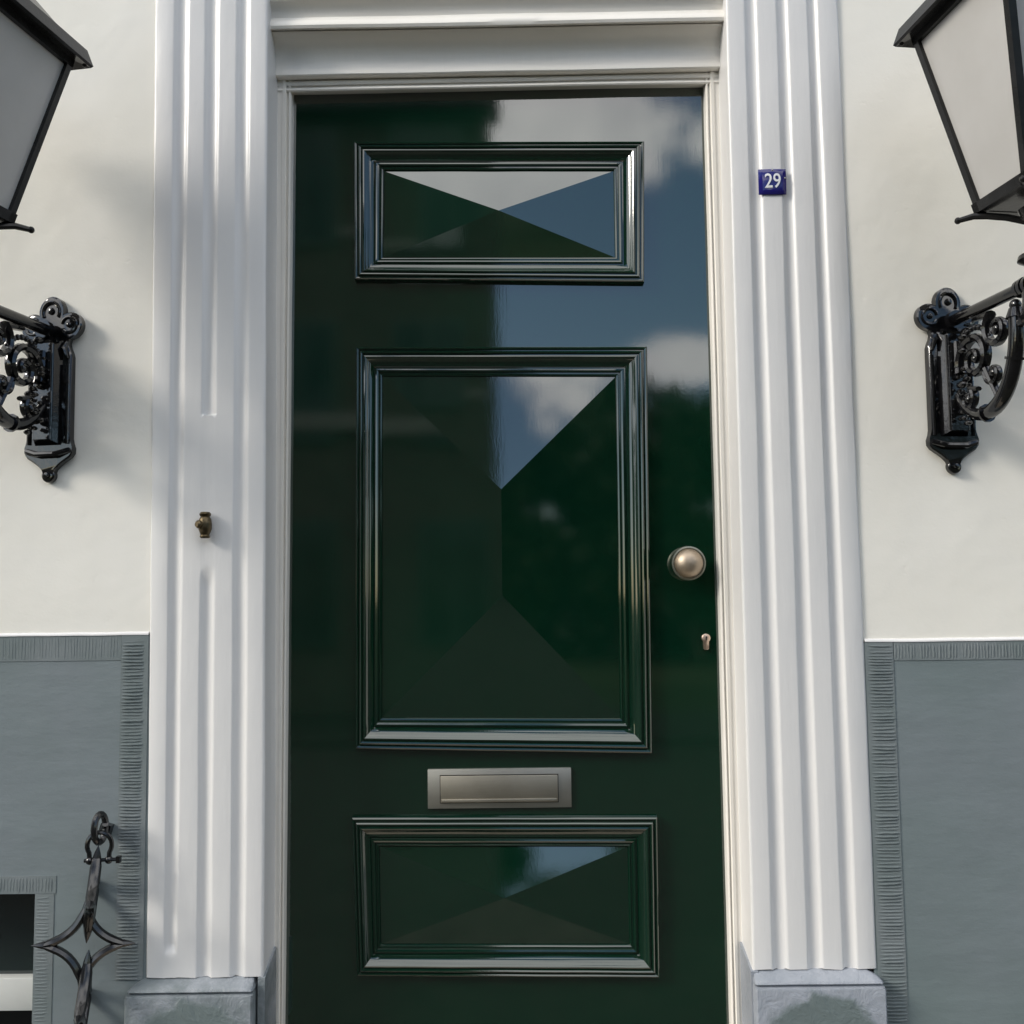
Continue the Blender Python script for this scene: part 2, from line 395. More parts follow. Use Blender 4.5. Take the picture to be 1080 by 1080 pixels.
def dado_left():
    xr=at(154,850,YDAD).x+.0
    xw=at(35.5,1000,YDAD).x; zw=at(20,943,YDAD).z; zwb=at(20,1075,YDAD).z-.35
    xwl=xw-.62
    bm=bmesh.new()
    xs=at(125,850,YDAD).x
    zt=ZDADO_L-.0006
    # ring of panels round the cellar window opening
    wall_grid(bm,-4.2,xwl,0,zt,YDAD,20,20,.003,1)
    wall_grid(bm,xwl,xw,zw,zt,YDAD,16,14,.0,1)
    wall_grid(bm,xwl,xw,0,zwb,YDAD,6,6,.0,1)
    wall_grid(bm,xw,plLo+.03,0,zt,YDAD,20,60,.0,1)
    # reveals of the opening
    for a,b in (((xw,zwb),(xw,zw)),((xwl,zwb),(xwl,zw)),((xwl,zw),(xw,zw)),((xwl,zwb),(xw,zwb))):
        grid(bm,[[V(a[0],YDAD,a[1]),V(b[0],YDAD,b[1])],[V(a[0],.2,a[1]),V(b[0],.2,b[1])]])
    # top thickness under the ledge
    grid(bm,[[V(-4.2,YDAD,zt),V(xr,YDAD,zt)],[V(-4.2,.02,zt),V(xr,.02,zt)]])
    bm.normal_update()
    d=obj('base_wall',bm,'dado',house,angle=30,label='grey-blue painted base wall left of the door, with chain and cellar window')
    def strip(x0,x1,z0,z1,hz,seed,h,pitch=.0062,raise_=.0016):
        b=bmesh.new(); box(b,x0,x1,YDAD-raise_,YDAD+.002,z0,z1)
        ridges(b,x0+.001,x1-.001 if not hz else x1-.008,z0+.001,z1-.001,YDAD-raise_,pitch,hz,h,seed); obj('tooled_margin',b,'tool',d,angle=25)
    strip(xs,xr,zbL-.004,zt-.0005,True,3,.0026)
    x1=xs-.0006; x0=-4.15; zz=at(80,697.5,YDAD).z
    strip(x0,x1,zz+.001,zt-.0005,False,4,.0005,.0060,.0010)
    zwt=at(20,924,YDAD).z
    strip(xwl-.04,xw+.040,zw+.0006,zwt,False,5,.0008,.0060,.001)
    strip(xw+.0006,xw+.037,zwb,zw-.0001,True,6,.0009,.0064,.001)
    return xw,xwl,zw,zwb
xw,xwl,zw,zwb=dado_left()
def dado_right():
    zt=ZDADO_R-.0006; xl=xoR(zt)-.006
    bm=bmesh.new()
    wall_grid(bm,lambda z:xoR(z)-.006,4.2,0,zt,YDAD,60,30,.0,2)
    grid(bm,[[V(xl,YDAD,zt),V(4.2,YDAD,zt)],[V(xl,.02,zt),V(4.2,.02,zt)]])
    d=obj('base_wall',bm,'dado',house,angle=30,label='plain grey-blue painted base wall right of the door')
    # the strip widens to follow the leaning pilaster edge
    za=zbR-.5
    b=bmesh.new(); x0=xoR(zt)+.0015; x1=at(942,700,YDAD).x
    lean=(xoR(za)-xoR(zt))/(zt-za)*.75
    box(b,x0,x1,YDAD-.0016,YDAD+.002,za,zt-.0005); ridges(b,x0+.004,x1-.001,za+.001,zt-.002,YDAD-.0016,0.0062,True,.0024,8)
    for v in b.verts: v.co.x+=(zt-v.co.z)*lean
    obj('tooled_margin',b,'tool',d,angle=25)
    b=bmesh.new(); zz=at(1000,696,YDAD).z
    box(b,x1+.002,4.1,YDAD-.0012,YDAD+.002,zz,zt-.0005); ridges(b,x1+.003,4.1,zz+.001,zt-.003,YDAD-.0012,.0060,False,.0012,9)
    obj('tooled_margin',b,'tool',d,angle=25)
dado_right()
# cellar window ---------------------------------------------------------
bm=bmesh.new(); yw=.06
zr0=at(20,1064,yw).z; zr1=at(20,1029,yw).z
box(bm,xwl-.01,xw+.01,yw-.012,yw+.035,zr0,zr1,bev=.003)
cw=obj('cellar_window',bm,'whitesill',house,label='small cellar window low in the base wall with a white rail')
bm=bmesh.new(); grid(bm,[[V(xwl-.01,yw+.01,zr1-.01),V(xw+.01,yw+.01,zr1-.01)],[V(xwl-.01,yw+.012,zw+.02),V(xw+.01,yw+.012,zw+.02)]])
obj('pane',bm,'glass',cw)
bm=bmesh.new(); box(bm,xwl-.01,xw+.01,.19,.2,zwb-.02,zw+.03); obj('opening_shade',bm,'black',cw)  # black sheet standing in for the dark inside the opening
# door frame and head moulding -----------------------------------------
dl=px_line((308,100),(299.6,1000),YD-.02); dr=px_line((743.5,100),(769,1000),YD-.02)
ZDT=at(540,95,YD-.02).z
def jamb(side):
    xi=xiL if side<0 else xiR; dx=dl if side<0 else dr
    s=1 if side<0 else -1
    rows=[]; n=90; z0=.3; z1=ZDT+.03
    for k in range(n+1):
        z=lerp(z0,z1,k/n); a=xi(z)-s*.01; b=dx(z); w=abs(b-(xi(z)))
        q=lambda t: xi(z)+s*w*t+noise.noise(V(t*3,side,z*5))*.0007
        rows.append([V(a,YF,z),V(q(.12),YF,z),V(q(.34),YF,z),V(q(.38),YF-.0025,z),V(q(.60),YF-.0035,z),V(q(.66),YF-.001,z),V(q(.70),YF+.005,z),V(q(.77),YF+.005,z),V(q(.80),YF+.001,z),V(q(.88),YF-.001,z),V(q(.96),YF+.001,z),V(q(1.0),YF+.005,z),V(q(1.0),YD+.03,z)])
    bm=bmesh.new(); grid(bm,rows); return bm
fr=thing('x','x','x'); bpy.data.objects.remove(fr)
bmj=jamb(-1); f1=obj('door_frame',bmj,'cream',house,angle=40,label='white painted timber door frame with beaded edge')
bmj=jamb(1); obj('jamb',bmj,'cream',f1,angle=40)
# head: profile (photo y, outward distance from the frame plane)
prof=[(99,-.06),(97,-.035),(93.5,-.006),(92.2,.001),(90.5,.003),(89,.002),(88.2,-.004),(86.6,-.004),(86,.001),(83.5,.003),(81.6,.001),(81,-.005),(78.5,.008),(76,.0165),(74.5,.0185),(72,.018),(69,.0165),(63,.0165),(57,.0175),(51,.020),(46,.0245),(41,.0315),(36.5,.040),(33,.047),(30.5,.0525),(29.4,.054),(28.6,.050),(27.3,.060),(26,.066),(22.5,.0685),(18.5,.067),(16,.062),(14.5,.056),(9,.0575),(4,.062),(0,.068),(-4,.0735),(-16,.0745),(-24,.078),(-26,.080),(-40,.081),(-60,.081)]
rows=[]
for y,d in prof:
    p=at(527,y,YF-d); z=p.z; row=[]; slope=-.0045
    xa=xiL(z)-.004; xb=xiR(z)+.004
    for k in range(41):
        t=k/40; x=lerp(xa,xb,t)
        # the head of the frame is mitred into the jambs
        row.append(V(x,YF-d+noise.noise(V(x*5,y*.1,1))*.0010,z+(x)*.007+noise.noise(V(x*4,2,y*.05))*.0014))
    rows.append(row)
zz=rows[-1][0].z
for z,d in ((zz+.02,.082),(3.46,.082)): rows.append([V(p.x,YF-d,z) for p in rows[-1]])
bm=bmesh.new(); grid(bm,rows)
obj('door_head',bm,'cream',house,angle=32,label='white moulded head with deep coves above the door')
# entablature above the frame of the photo
bm=bmesh.new(); box(bm,-.80,.80,-.10,.02,3.452,3.75,bev=.01); box(bm,-.86,.86,-.17,.02,3.753,3.85,bev=.01)
obj('entablature',bm,'white',house)
bm=bmesh.new(); box(bm,-.62,.62,-.06,.3,.0,.34,bev=.008); box(bm,-.95,.95,-.42,-.075,.0,.17,bev=.008); obj('doorstep',bm,'bouncestone',house)
# upper windows of our house (out of frame) keep the front plausible
for x in (-2.6,2.6):
    bm=bmesh.new(); box(bm,x-.55,x+.55,YW-.05,YW-.004,1.9 if False else 4.1,5.8,bev=.006); w=obj('window',bm,'whitesill',house)
    bm=bmesh.new(); box(bm,x-.47,x+.47,YW-.054,YW-.045,4.18,5.72); obj('pane',bm,'glass',w)
# ------------------------------------------------------------------ the front door
door=thing('front_door','glossy dark green panelled front door with three raised diamond panels','door',(0,YD,.35))
ZD0=.36
bm=bmesh.new()
def leafpt(x,z): return V(x,YD+noise.noise(V(x*1.7,4,z*1.1))*.0006,z)
rows=[]
for k in range(61):
    z=lerp(ZD0,ZDT+.02,k/60); a=dl(z)-.012; b=dr(z)+.012
    rows.append([leafpt(lerp(a,b,i/24),z) for i in range(25)])
grid(bm,rows)
box(bm,dl(1.5)-.01,dr(1.5)+.01,YD+.012,YD+.045,ZD0,ZDT+.01)
obj('door_leaf',bm,'door',door,angle=60)
def panel(outer,inner,name_label,kind):
    # outer/inner: photo corners TL,TR,BR,BL
    O=[at(x,y,YD-.014) for x,y in outer]; I=[at(x,y,YD-.004) for x,y in inner]
    for P in (O,I):
        for p in P: p.y=YD
    # moulding profile t (0 outside .. 1 inside), height in m
    pr=[(0,-.004),(0,.0125),(.02,.0155),(.06,.0175),(.10,.0165),(.12,.0140),(.15,.0140),(.17,.0185),(.21,.0205),(.25,.0195),(.27,.0160),(.30,.0160),(.32,.0190),(.36,.0200),(.40,.0185),(.45,.0150),(.52,.0115),(.60,.0092),(.66,.0085),(.69,.0060),(.73,.0060),(.745,.0085),(.79,.0092),(.84,.0078),(.86,.0045),(.91,.0045),(.93,.0055),(.97,.0045),(1.0,.001),(1.0,-.004)]
    bm=bmesh.new(); n=26; rows=[]
    for t,h in pr:
        row=[]
        for c in range(4):
            p0=lerp(O[c],I[c],t); p1=lerp(O[(c+1)%4],I[(c+1)%4],t)
            for k in range(n):
                p=lerp(p0,p1,k/n); w=0 if k==0 else noise.noise(V(p.x*11+c,t*3,p.z*11))*.0006
                row.append(V(p.x+w*.4,YD-h+w*.5,p.z+w*.5))
        rows.append(row)
    grid(bm,rows,True)
    # panel field: hipped, standing proud in the middle
    bm2=bmesh.new(); E=[V(p.x,YD-.0015,p.z) for p in I]
    cx=sum(p.x for p in E)/4; w=(E[1].x-E[0].x)/2; zt=(E[0].z+E[1].z)/2; zbm=(E[2].z+E[3].z)/2
    rise=.023
    if kind=='x': tips=[V(cx,YD-rise,(zt+zbm)/2)]*2
    else: tips=[V(cx+.004,YD-rise,zt-w*.98),V(cx+.004,YD-rise,zbm+w*1.02)]
    vs=[bm2.verts.new(p) for p in E]
    if kind=='x':
        c=bm2.verts.new(tips[0]); 
        for k in range(4): bm2.faces.new((vs[k],vs[(k+1)%4],c))
    else:
        a=bm2.verts.new(tips[0]); b=bm2.verts.new(tips[1])
        bm2.faces.new((vs[0],vs[1],a)); bm2.faces.new((vs[1],vs[2],b,a)); bm2.faces.new((vs[2],vs[3],b)); bm2.faces.new((vs[3],vs[0],a,b))
    pn=obj('panel',bm2,'door',door,smooth=False,label=name_label)
    obj('moulding',bm,'doortrim',pn,angle=28)
panel([(373,149.5),(679.5,149),(679.5,298),(374,295)],[(405,180),(647,180),(648.5,271),(404,271.5)],'low upper door panel, diamond faceted, in a stepped moulding','x')
panel([(375.5,366),(682.5,365.5),(688,795),(375,790)],[(403.5,397),(649,397.5),(654,757.5),(403,757)],'tall middle door panel, diamond faceted with a vertical ridge','h')
panel([(371,862),(693.5,861.5),(696,1031.5),(376.5,1029.5)],[(400,893),(662,893.5),(664,996),(402,996)],'lower door panel, diamond faceted, under the letter slot','x')
# letter slot
a=at(451,811.5,YD-.006); b=at(603,851.5,YD-.006)
bm=bmesh.new(); box(bm,a.x,b.x,YD-.006,YD+.002,b.z,a.z,bev=.0012); ls=obj('letter_slot',bm,'nickel',door,angle=30)
a=at(464.5,818.5,YD-.009); b=at(588.5,845.5,YD-.009)
bm=bmesh.new(); box(bm,a.x-.0015,b.x+.0015,YD-.0068,YD-.003,b.z-.0015,a.z+.0015); 
for f in bm.faces: f.material_index=1
box(bm,a.x,b.x,YD-.0105,YD-.0066,b.z,a.z,bev=.0012)
box(bm,a.x+.002,b.x-.002,YD-.0125,YD-.0100,b.z+.001,b.z+.0075,bev=.001)
obj('flap',bm,['nickeldark','black'],ls,angle=30)
# knob
c=at(726.5,594,YD-.032); c=V(c.x,YD,c.z)
bm=bmesh.new(); lathe(bm,[(.020,0),(.020,.003),(.015,.006),(.012,.008),(.0115,.014),(.016,.018),(.028,.022),(.0335,.027),(.0350,.031),(.0340,.034),(.0315,.0345),(.0300,.032)],c,'Y',48)
kn=obj('doorknob',bm,'bronzerim',door,angle=40)
bm=bmesh.new(); lathe(bm,[(.0298,.030),(.0290,.034),(.0265,.040),(.0220,.0455),(.0155,.050),(.008,.0525),(.0,.0532)],c,'Y',48); obj('knob_dome',bm,'bronze',kn,angle=60)
# lock cylinder: round plug over a narrow tail
c=at(744.8,673,YD-.006); c=V(c.x,YD,c.z)
bm=bmesh.new()
pts=[]
for k in range(25):
    a=R(-50)+R(280)*k/24; pts.append((.0088*math.cos(a),.0088*math.sin(a)))
pts+= [(-.0052,-.0215),(-.003,-.0235),(.003,-.0235),(.0052,-.0215)]
def prism(bm,pts,c,y0,y1,inset=.0012):
    r0=[V(x,y0,z)+c for x,z in pts]; r1=[V(x,y1+inset*.8,z)+c for x,z in pts]
    cx=sum(p[0] for p in pts)/len(pts); cz=sum(p[1] for p in pts)/len(pts)
    def ins(x,z):
        d=math.hypot(x-cx,z-cz) or 1; return V(x-(x-cx)/d*inset,y1,z-(z-cz)/d*inset)+c
    r2=[ins(x,z) for x,z in pts]
    vr=grid(bm,[r0,r1,r2],True); bm.faces.new(vr[0][::-1]); bm.faces.new(vr[2])
prism(bm,pts,c,.001,-.007)
lk=obj('lock_cylinder',bm,'lock',door,angle=40)
bm=bmesh.new(); box(bm,c.x-.0008,c.x+.0008,YD-.0074,YD-.0066,c.z-.0035,c.z+.0040); lathe(bm,[(.0016,.0066),(.0016,.0074)],c+V(.0005,0,.002),'Y',12); obj('keyhole',bm,'black',lk)
# ------------------------------------------------------------------ number plate
c=at(815,191,YP-.006); w=.0278; h=.0262
npl=thing('number_sign','small square blue enamel house number plate reading 29 on the right pilaster','house number',(c.x,YP-.002,c.z))
bm=bmesh.new(); rows=[]
for j in range(13):
    v=-1+2*j/12; row=[]
    for i in range(13):
        u=-1+2*i/12; rr=max(abs(u),abs(v)); y=YP-.0065+.0035*(u*u+v*v)*.5+(.0015 if rr>.99 else 0)
        row.append(V(c.x+u*w,y,c.z+v*h))
    rows.append(row)
vr=grid(bm,rows)
ed=[e for e in bm.edges if len(e.link_faces)==1]; ex=bmesh.ops.extrude_edge_only(bm,edges=ed)
for v in ex['geom']:
    if isinstance(v,bmesh.types.BMVert): v.co.y=YP-.0005
obj('plate',bm,'enamel',npl,angle=50)
cu=bpy.data.curves.new('num','FONT'); cu.body='29'; cu.size=.046; cu.align_x='CENTER'; cu.align_y='CENTER'; cu.extrude=.0004; cu.offset=.0003; cu.space_character=1.0
to=bpy.data.objects.new('num',cu); COL.objects.link(to); bpy.context.view_layer.update()
me=bpy.data.meshes.new_from_object(to.evaluated_get(bpy.context.evaluated_depsgraph_get()))
bpy.data.objects.remove(to); bm=bmesh.new(); bm.from_mesh(me)
xs=[v.co.x for v in bm.verts]; ys=[v.co.y for v in bm.verts]; mx_,my_=(min(xs)+max(xs))/2,(min(ys)+max(ys))/2
sx=.0315/(max(xs)-min(xs)); sy=.030/(max(ys)-min(ys))
for v in bm.verts:
    x=(v.co.x-mx_)*sx; z=(v.co.y-my_)*sy; d=v.co.z
    yy=YP-.0065+.0035*((x/w)**2+(z/h)**2)*.5
    v.co=V(c.x+x,yy-.0006-d,c.z+z+.001)
obj('numerals',bm,'enamelwhite',npl,smooth=False)
for dx,dz in ((0,.92),(.93,.25)):
    bm=bmesh.new(); lathe(bm,[(.0016,.0035),(.0015,.0062),(0,.0068)],V(c.x+dx*w*.96,YP,c.z+dz*h*.96),'Y',10)
    obj('screw',bm,'nickel',npl)
# ------------------------------------------------------------------ brass knob on pilaster
c=at(216.5,554,YP-.012)
kb=thing('bell_knob','small tarnished brass knob between two collars on the left pilaster','knob',(c.x,YP,c.z))
bm=bmesh.new(); lathe(bm,[(.0,-.0255),(.0085,-.025),(.010,-.022),(.0085,-.019),(.0095,-.016),(.0125,-.008),(.0130,.002),(.0115,.012),(.0085,.0165),(.0105,.019),(.0112,.022),(.009,.0255),(0,.026)],V(c.x,YP-.013,c.z),'Z',20)
obj('knob_body',bm,'brassold',kb)
bm=bmesh.new(); tube(bm,[V(c.x,YP+.004,c.z),V(c.x,YP-.012,c.z)],.006,12); tube(bm,[V(c.x-.004,YP-.015,c.z+.002),V(c.x-.010,YP-.026,c.z+.001),V(c.x-.012,YP-.029,c.z+.001)],[.008,.008,.005],12); obj('stem',bm,'brassold',kb)
# ------------------------------------------------------------------ wall chain
def chain():
    e=at(104,872,-.083)
    t=thing('wall_chain','black wrought iron chain of pointed star shaped links hanging from the left base wall','chain',(e.x,YDAD,e.z))
    # eye bolt
    bm=bmesh.new()
    b=at(114,873,YDAD)
    tube(bm,[V(b.x,YDAD+.004,b.z),V(b.x-.002,-.055,b.z+.001),V(e.x+.006,-.067,e.z+.002)],[.0075,.0065,.006],10)
    bmesh.ops.create_cube(bm,size=.02,matrix=Matrix.Translation((b.x,-.045,b.z))@Matrix.Rotation(.3,4,'Y'))
    path=[e+V(.004*math.sin(a),.017*math.sin(a),.026*math.cos(a)-.004) for a in [2*math.pi*k/20 for k in range(20)]]
    for p in path: p.y=p.y+.006
    tube(bm,path,.0062,10,closed=True)
    obj('eye_bolt',bm,'chain',t)
    # bow shackle
    s=at(105,888,-.083); bm=bmesh.new(); path=[]
    for k in range(19):
        a=R(-35)+R(250)*k/18; path.append(s+V(.0215*math.cos(a),.004*math.cos(a),.0235*math.sin(a)-.006))
    path=[path[0]+V(-.001,0,-.014)]+path+[path[-1]+V(.001,0,-.014)]
    tube(bm,path,.0045,8)
    for q in (path[0],path[-1]): bmesh.ops.create_uvsphere(bm,u_segments=10,v_segments=8,radius=.0075,matrix=Matrix.Translation(q))
    sh=obj('shackle',bm,'chain',t)
    bm=bmesh.new(); tube(bm,[path[-1]+V(-.010,0,0),path[0]+V(.018,-.001,.001)],.0035,8); bmesh.ops.create_cube(bm,size=.010,matrix=Matrix.Translation(path[0]+V(.019,-.001,.001))@Matrix.Diagonal((.7,1,1.2,1))); obj('pin',bm,'chain',sh)
    # links: pointed concave diamonds, alternately turned
    def link(cx,cy,Y,hh,hw,rot,tilt,lean=0):
        c=at(cx,cy,Y); pts=[]; n=10
        cor=[V(0,0,hh),V(hw,0,0),V(0,0,-hh),V(-hw,0,0)]
        for i in range(4):
            a,b=cor[i],cor[(i+1)%4]
            mid=(a+b)/2*.34
            for k in range(n):
                u=k/n; pts.append(a*(1-u)**2+mid*2*u*(1-u)+b*u*u)
        mt=Matrix.Translation(c)@Matrix.Rotation(tilt,4,'Y')@Matrix.Rotation(lean,4,'X')@Matrix.Rotation(rot,4,'Z')
        nn=(mt.to_3x3()@V(0,1,0)).normalized()
        P=[mt@p for p in pts]
        rad=[]
        for i in range(len(P)):
            k=i%n; rad.append(.0048 if k==0 else (.0068 if k in(1,n-1) else .0080))
        bm=bmesh.new(); tube(bm,P,rad,8,closed=True,flat=1.25,nrm=nn)
        # sharpened cusps
        for q in cor:
            d=(q.normalized()); p0=mt@(q*.93); p1=mt@(q+d*.017)
            tube(bm,[p0,mt@(q+d*.004),p1],[.0075,.0052,.0006],8,nrm=nn)
        return obj('link',bm,'chain',t,angle=40)
    link(97.5,943,-.088,.072,.066,R(109),R(6))
    link(88.5,996,-.088,.070,.074,R(12),R(3))
    link(87.5,1060,-.093,.082,.066,R(106),R(5))
    link(82,1118,-.105,.070,.068,R(2),R(6))
    link(76,1176,-.13,.075,.068,R(78),R(8))
    link(68,1232,-.16,.075,.068,R(2),R(12))
chain()
# ------------------------------------------------------------------ wall lanterns
def lantern(name_label,loc,side,rotz=0,ztp=.492):
    """side -1: left lantern (door to its right). Local: origin on wall at arm height, -y outward"""
    t=thing('wall_lantern',name_label,'lantern',loc,'black wall lanterns either side of the door',local=True)
    t.rotation_euler=(0,0,rotz)
    # local heights relative to arm
    ZA=0.0; U=.30                      # arm length
    # ---- back plate
    bm=bmesh.new()
    def disc(x,z,r,h):
        lathe(bm,[(r,0),(r,h*.5),(r*.95,h*.72),(r*.86,h*.82),(r*.7,h*.84),(r*.4,h*.9),(0,h*.92)],V(x,0,z),'Y',24)
    zt=.048
    half=[(.010,-.286),(.014,-.276),(.022,-.268),(.030,-.262),(.046,-.252),(.052,-.244),(.0525,-.234),(.049,-.224),(.047,-.214),(.0465,-.052),(.0445,-.044),(.040,-.034),(.0375,-.024),(.040,-.016)]
    half+=[(.040+.0265*math.cos(R(a)),.012+.0265*math.sin(R(a))) for a in range(-72,122,12)]
    half+=[(.0275*math.cos(R(a)),.041+.0310*math.sin(R(a))) for a in range(8,90,13)]
    out=half+[(0,.072)]+[(-x,z) for x,z in half[::-1]]
    prism(bm,[(x,z) for x,z in out],V(0,0,0),.002,-.012,.0032)
    disc(0,-.286,.0145,.013)
    for s in (-1,1): tube(bm,[V(s*(.040+.0155*math.cos(R(a))),-.0125,.012+.0155*math.sin(R(a))) for a in range(170,-170,-20)],.0036,8); lathe(bm,[(.006,.010),(.0055,.015),(.003,.017),(0,.0175)],V(s*.040,0,.012),'Y',12)
    tube(bm,[V(.0175*math.cos(R(a)),-.0125,.040+.020*math.sin(R(a))) for a in range(-30,215,15)],.0036,8)
    lathe(bm,[(.0075,.010),(.007,.0145),(.003,.016),(0,.0165)],V(0,0,.042),'Y',12)
    lathe(bm,[(.006,.012),(.005,.017),(0,.018)],V(0,0,-.286),'Y',10)
    # raised ribs along the edges of the plate
    for s in (-1,1):
        tube(bm,[V(s*.041,-.013,-.066),V(s*.0415,-.0135,-.225)],.004,8)
        tube(bm,[V(s*.038,-.012,-.022),V(s*.033,-.016,-.036),V(s*.039,-.014,-.056)],[.003,.006,.003],8)
    tube(bm,[V(-.046,-.012,-.238),V(-.02,-.02,-.246),V(.02,-.02,-.246),V(.046,-.012,-.238)],.006,8)
    # central raised housing with ridge
    hb=[(-.027,-.012),(.027,-.012),(.027,-.228),(-.027,-.228)]
    hexa(bm,[V(-.029,-.010,-.228),V(.029,-.010,-.228),V(.029,-.010,-.018),V(-.029,-.010,-.018),V(-.017,-.034,-.218),V(.017,-.034,-.218),V(.017,-.034,-.028),V(-.017,-.034,-.028)])
    tube(bm,[V(-.019,-.031,-.03),V(-.0185,-.031,-.218)],.0025,6); tube(bm,[V(.019,-.031,-.03),V(.0185,-.031,-.218)],.0025,6)
    tube(bm,[V(-.026,-.026,-.022),V(.026,-.026,-.022)],.006,8)
    for k in range(9):
        for s in (-1,1): bmesh.ops.create_uvsphere(bm,u_segments=8,v_segments=6,radius=.0022,matrix=Matrix.Translation((s*.012,-.034,-.045-k*.019)))
    obj('back_plate',bm,'iron',t,angle=40)
    # ---- arm
    bm=bmesh.new(); tube(bm,[V(0,-.02,0),V(0,-U-.01,0)],.0115,14)
    for u,r in ((.24,.0165),(.252,.0175),(.264,.0165)): tube(bm,[V(0,-u+.004,0),V(0,-u-.004,0)],r,14)
    tube(bm,[V(0,-.026,0),V(0,-.040,0)],.018,14)
    bmesh.ops.create_uvsphere(bm,u_segments=16,v_segments=10,radius=.022,matrix=Matrix.Translation((0,-U-.012,0)))
    obj('arm',bm,'iron',t)
    # ---- curved brace and scrolls in the plane of the arm
    bm=bmesh.new()
    ctl=[(.03,-.150),(.055,-.178),(.09,-.197),(.13,-.200),(.165,-.186),(.193,-.158),(.212,-.120),(.221,-.080),(.222,-.045)]
    path=[]
    for k in range(len(ctl)-1):
        p0=ctl[max(k-1,0)];p1=ctl[k];p2=ctl[k+1];p3=ctl[min(k+2,len(ctl)-1)]
        for q in range(4):
            tt=q/4; f=lambda a,b,c,d: .5*((2*b)+(-a+c)*tt+(2*a-5*b+4*c-d)*tt*tt+(-a+3*b-3*c+d)*tt**3)
            path.append(V(0,-f(p0[0],p1[0],p2[0],p3[0]),f(p0[1],p1[1],p2[1],p3[1])))
    path.append(V(0,-.222,-.045)); n_=len(path)
    tube(bm,path,[.008+.006*min(1,k/14) for k in range(n_)],12)
    for k in (11,24): tube(bm,[path[k],lerp(path[k],path[k+1],.45)],.0175,12)
    tube(bm,[V(0,-.222,-.047),V(0,-.222,-.030)],[.018,.012],12); bmesh.ops.create_uvsphere(bm,u_segments=12,v_segments=8,radius=.0105,matrix=Matrix.Translation((0,-.222,-.024)))
    tube(bm,[V(0,-.262,-.004),V(0,-.262,-.026),V(0,-.256,-.046),V(0,-.240,-.060),V(0,-.222,-.062)],[.013,.012,.0105,.009,.008],10)
    obj('brace',bm,'iron',t)
    bm=bmesh.new()
    def spiral(cu,cz,r0,turns,a0,dirn,r1=.0045,thick=.0062,tail=None):
        P=[];Rr=[];n=int(26*turns)
        for k in range(n+1):
            f=k/n; a=a0+dirn*2*math.pi*turns*f; r=lerp(r0,r1,f**.85)
            P.append(V(0,-cu-r*math.cos(a),cz+r*math.sin(a))); Rr.append(lerp(thick,thick*.62,f))
        if tail:
            P=[V(0,-tail[0],tail[1])]+P; Rr=[thick*.7]+Rr
        tube(bm,P,Rr,8,flat=1.5,nrm=V(1,0,0))
        bmesh.ops.create_uvsphere(bm,u_segments=12,v_segments=8,radius=.0085,matrix=Matrix.Translation((0,-cu,cz)))
    spiral(.095,-.092,.052,1.75,R(200),-1,thick=.0088,tail=(.04,-.045))
    spiral(.166,-.052,.036,1.5,R(120),1,thick=.0078,tail=(.10,-.016))
    spiral(.068,-.165,.022,1.2,R(60),-1,thick=.0065,tail=(.10,-.15))
    spiral(.150,-.130,.024,1.2,R(150),1,thick=.0065,tail=(.165,-.186))
    # leafage between scrolls and housing
    rnd=random.Random(5)
    for k in range(26):
        u=.038+rnd.random()*.03; z=-.03-k*.0072+rnd.uniform(-.004,.004)
        bmesh.ops.create_uvsphere(bm,u_segments=8,v_segments=6,radius=rnd.uniform(.005,.0095),matrix=Matrix.Translation((rnd.uniform(-.008,.008),-u,z))@Matrix.Diagonal((1,1.5,.8,1)))
    for k in range(14):
        a=R(200)-R(13)*k; bmesh.ops.create_uvsphere(bm,u_segments=8,v_segments=6,radius=.006,matrix=Matrix.Translation((0,-.092-.056*math.cos(a),-.088+.056*math.sin(a))))
    obj('scrollwork',bm,'iron',t)
    bm=bmesh.new(); spiral(.290,-.045,.026,1.4,R(170),-1,thick=.007,tail=(.262,-.02)); obj('scroll',bm,'iron',t)
    # ---- spigot and holder under the lantern
    hb0=.072; hb1=.139; zb=.140
    bm=bmesh.new()
    lathe(bm,[(.016,-.035),(.022,-.028),(.022,.010),(.016,.018),(.013,.022),(.026,.026),(.039,.033),(.037,.041),(.018,.050),(.013,.070),(.013,.095),(.030,.114),(.034,.122),(.020,.130),(.020,.139)],V(0,-U,0),'Z',24)
    for sx in (-1,1):
        for sy in (-1,1):
            P=[V(sx*.015,-U+sy*.015,.104),V(sx*.036,-U+sy*.036,.118),V(sx*.058,-U+sy*.058,.128),V(sx*.074,-U+sy*.074,.133),V(sx*.093,-U+sy*.093,.131)]
            tube(bm,P,[.006,.006,.006,.006,.0048],8)
            bmesh.ops.create_uvsphere(bm,u_segments=8,v_segments=6,radius=.0062,matrix=Matrix.Translation(P[-1]))
    obj('holder',bm,'lampiron',t)
    # ---- cage
    bm=bmesh.new()
    def ring(h,z0,z1,w,ho=None):
        ho=ho or h
        for k in range(4):
            a=k*math.pi/2; rot=Matrix.Rotation(a,4,'Z')
            pts=[V(-h,-h+w,z0),V(h,-h+w,z0),V(h,-h,z0),V(-h,-h,z0),V(-ho,-ho+w,z1),V(ho,-ho+w,z1),V(ho,-ho,z1),V(-ho,-ho,z1)]
            hexa(bm,[rot@p+V(0,-U,0) for p in pts])
    sl=(hb1-hb0)/(ztp-zb)
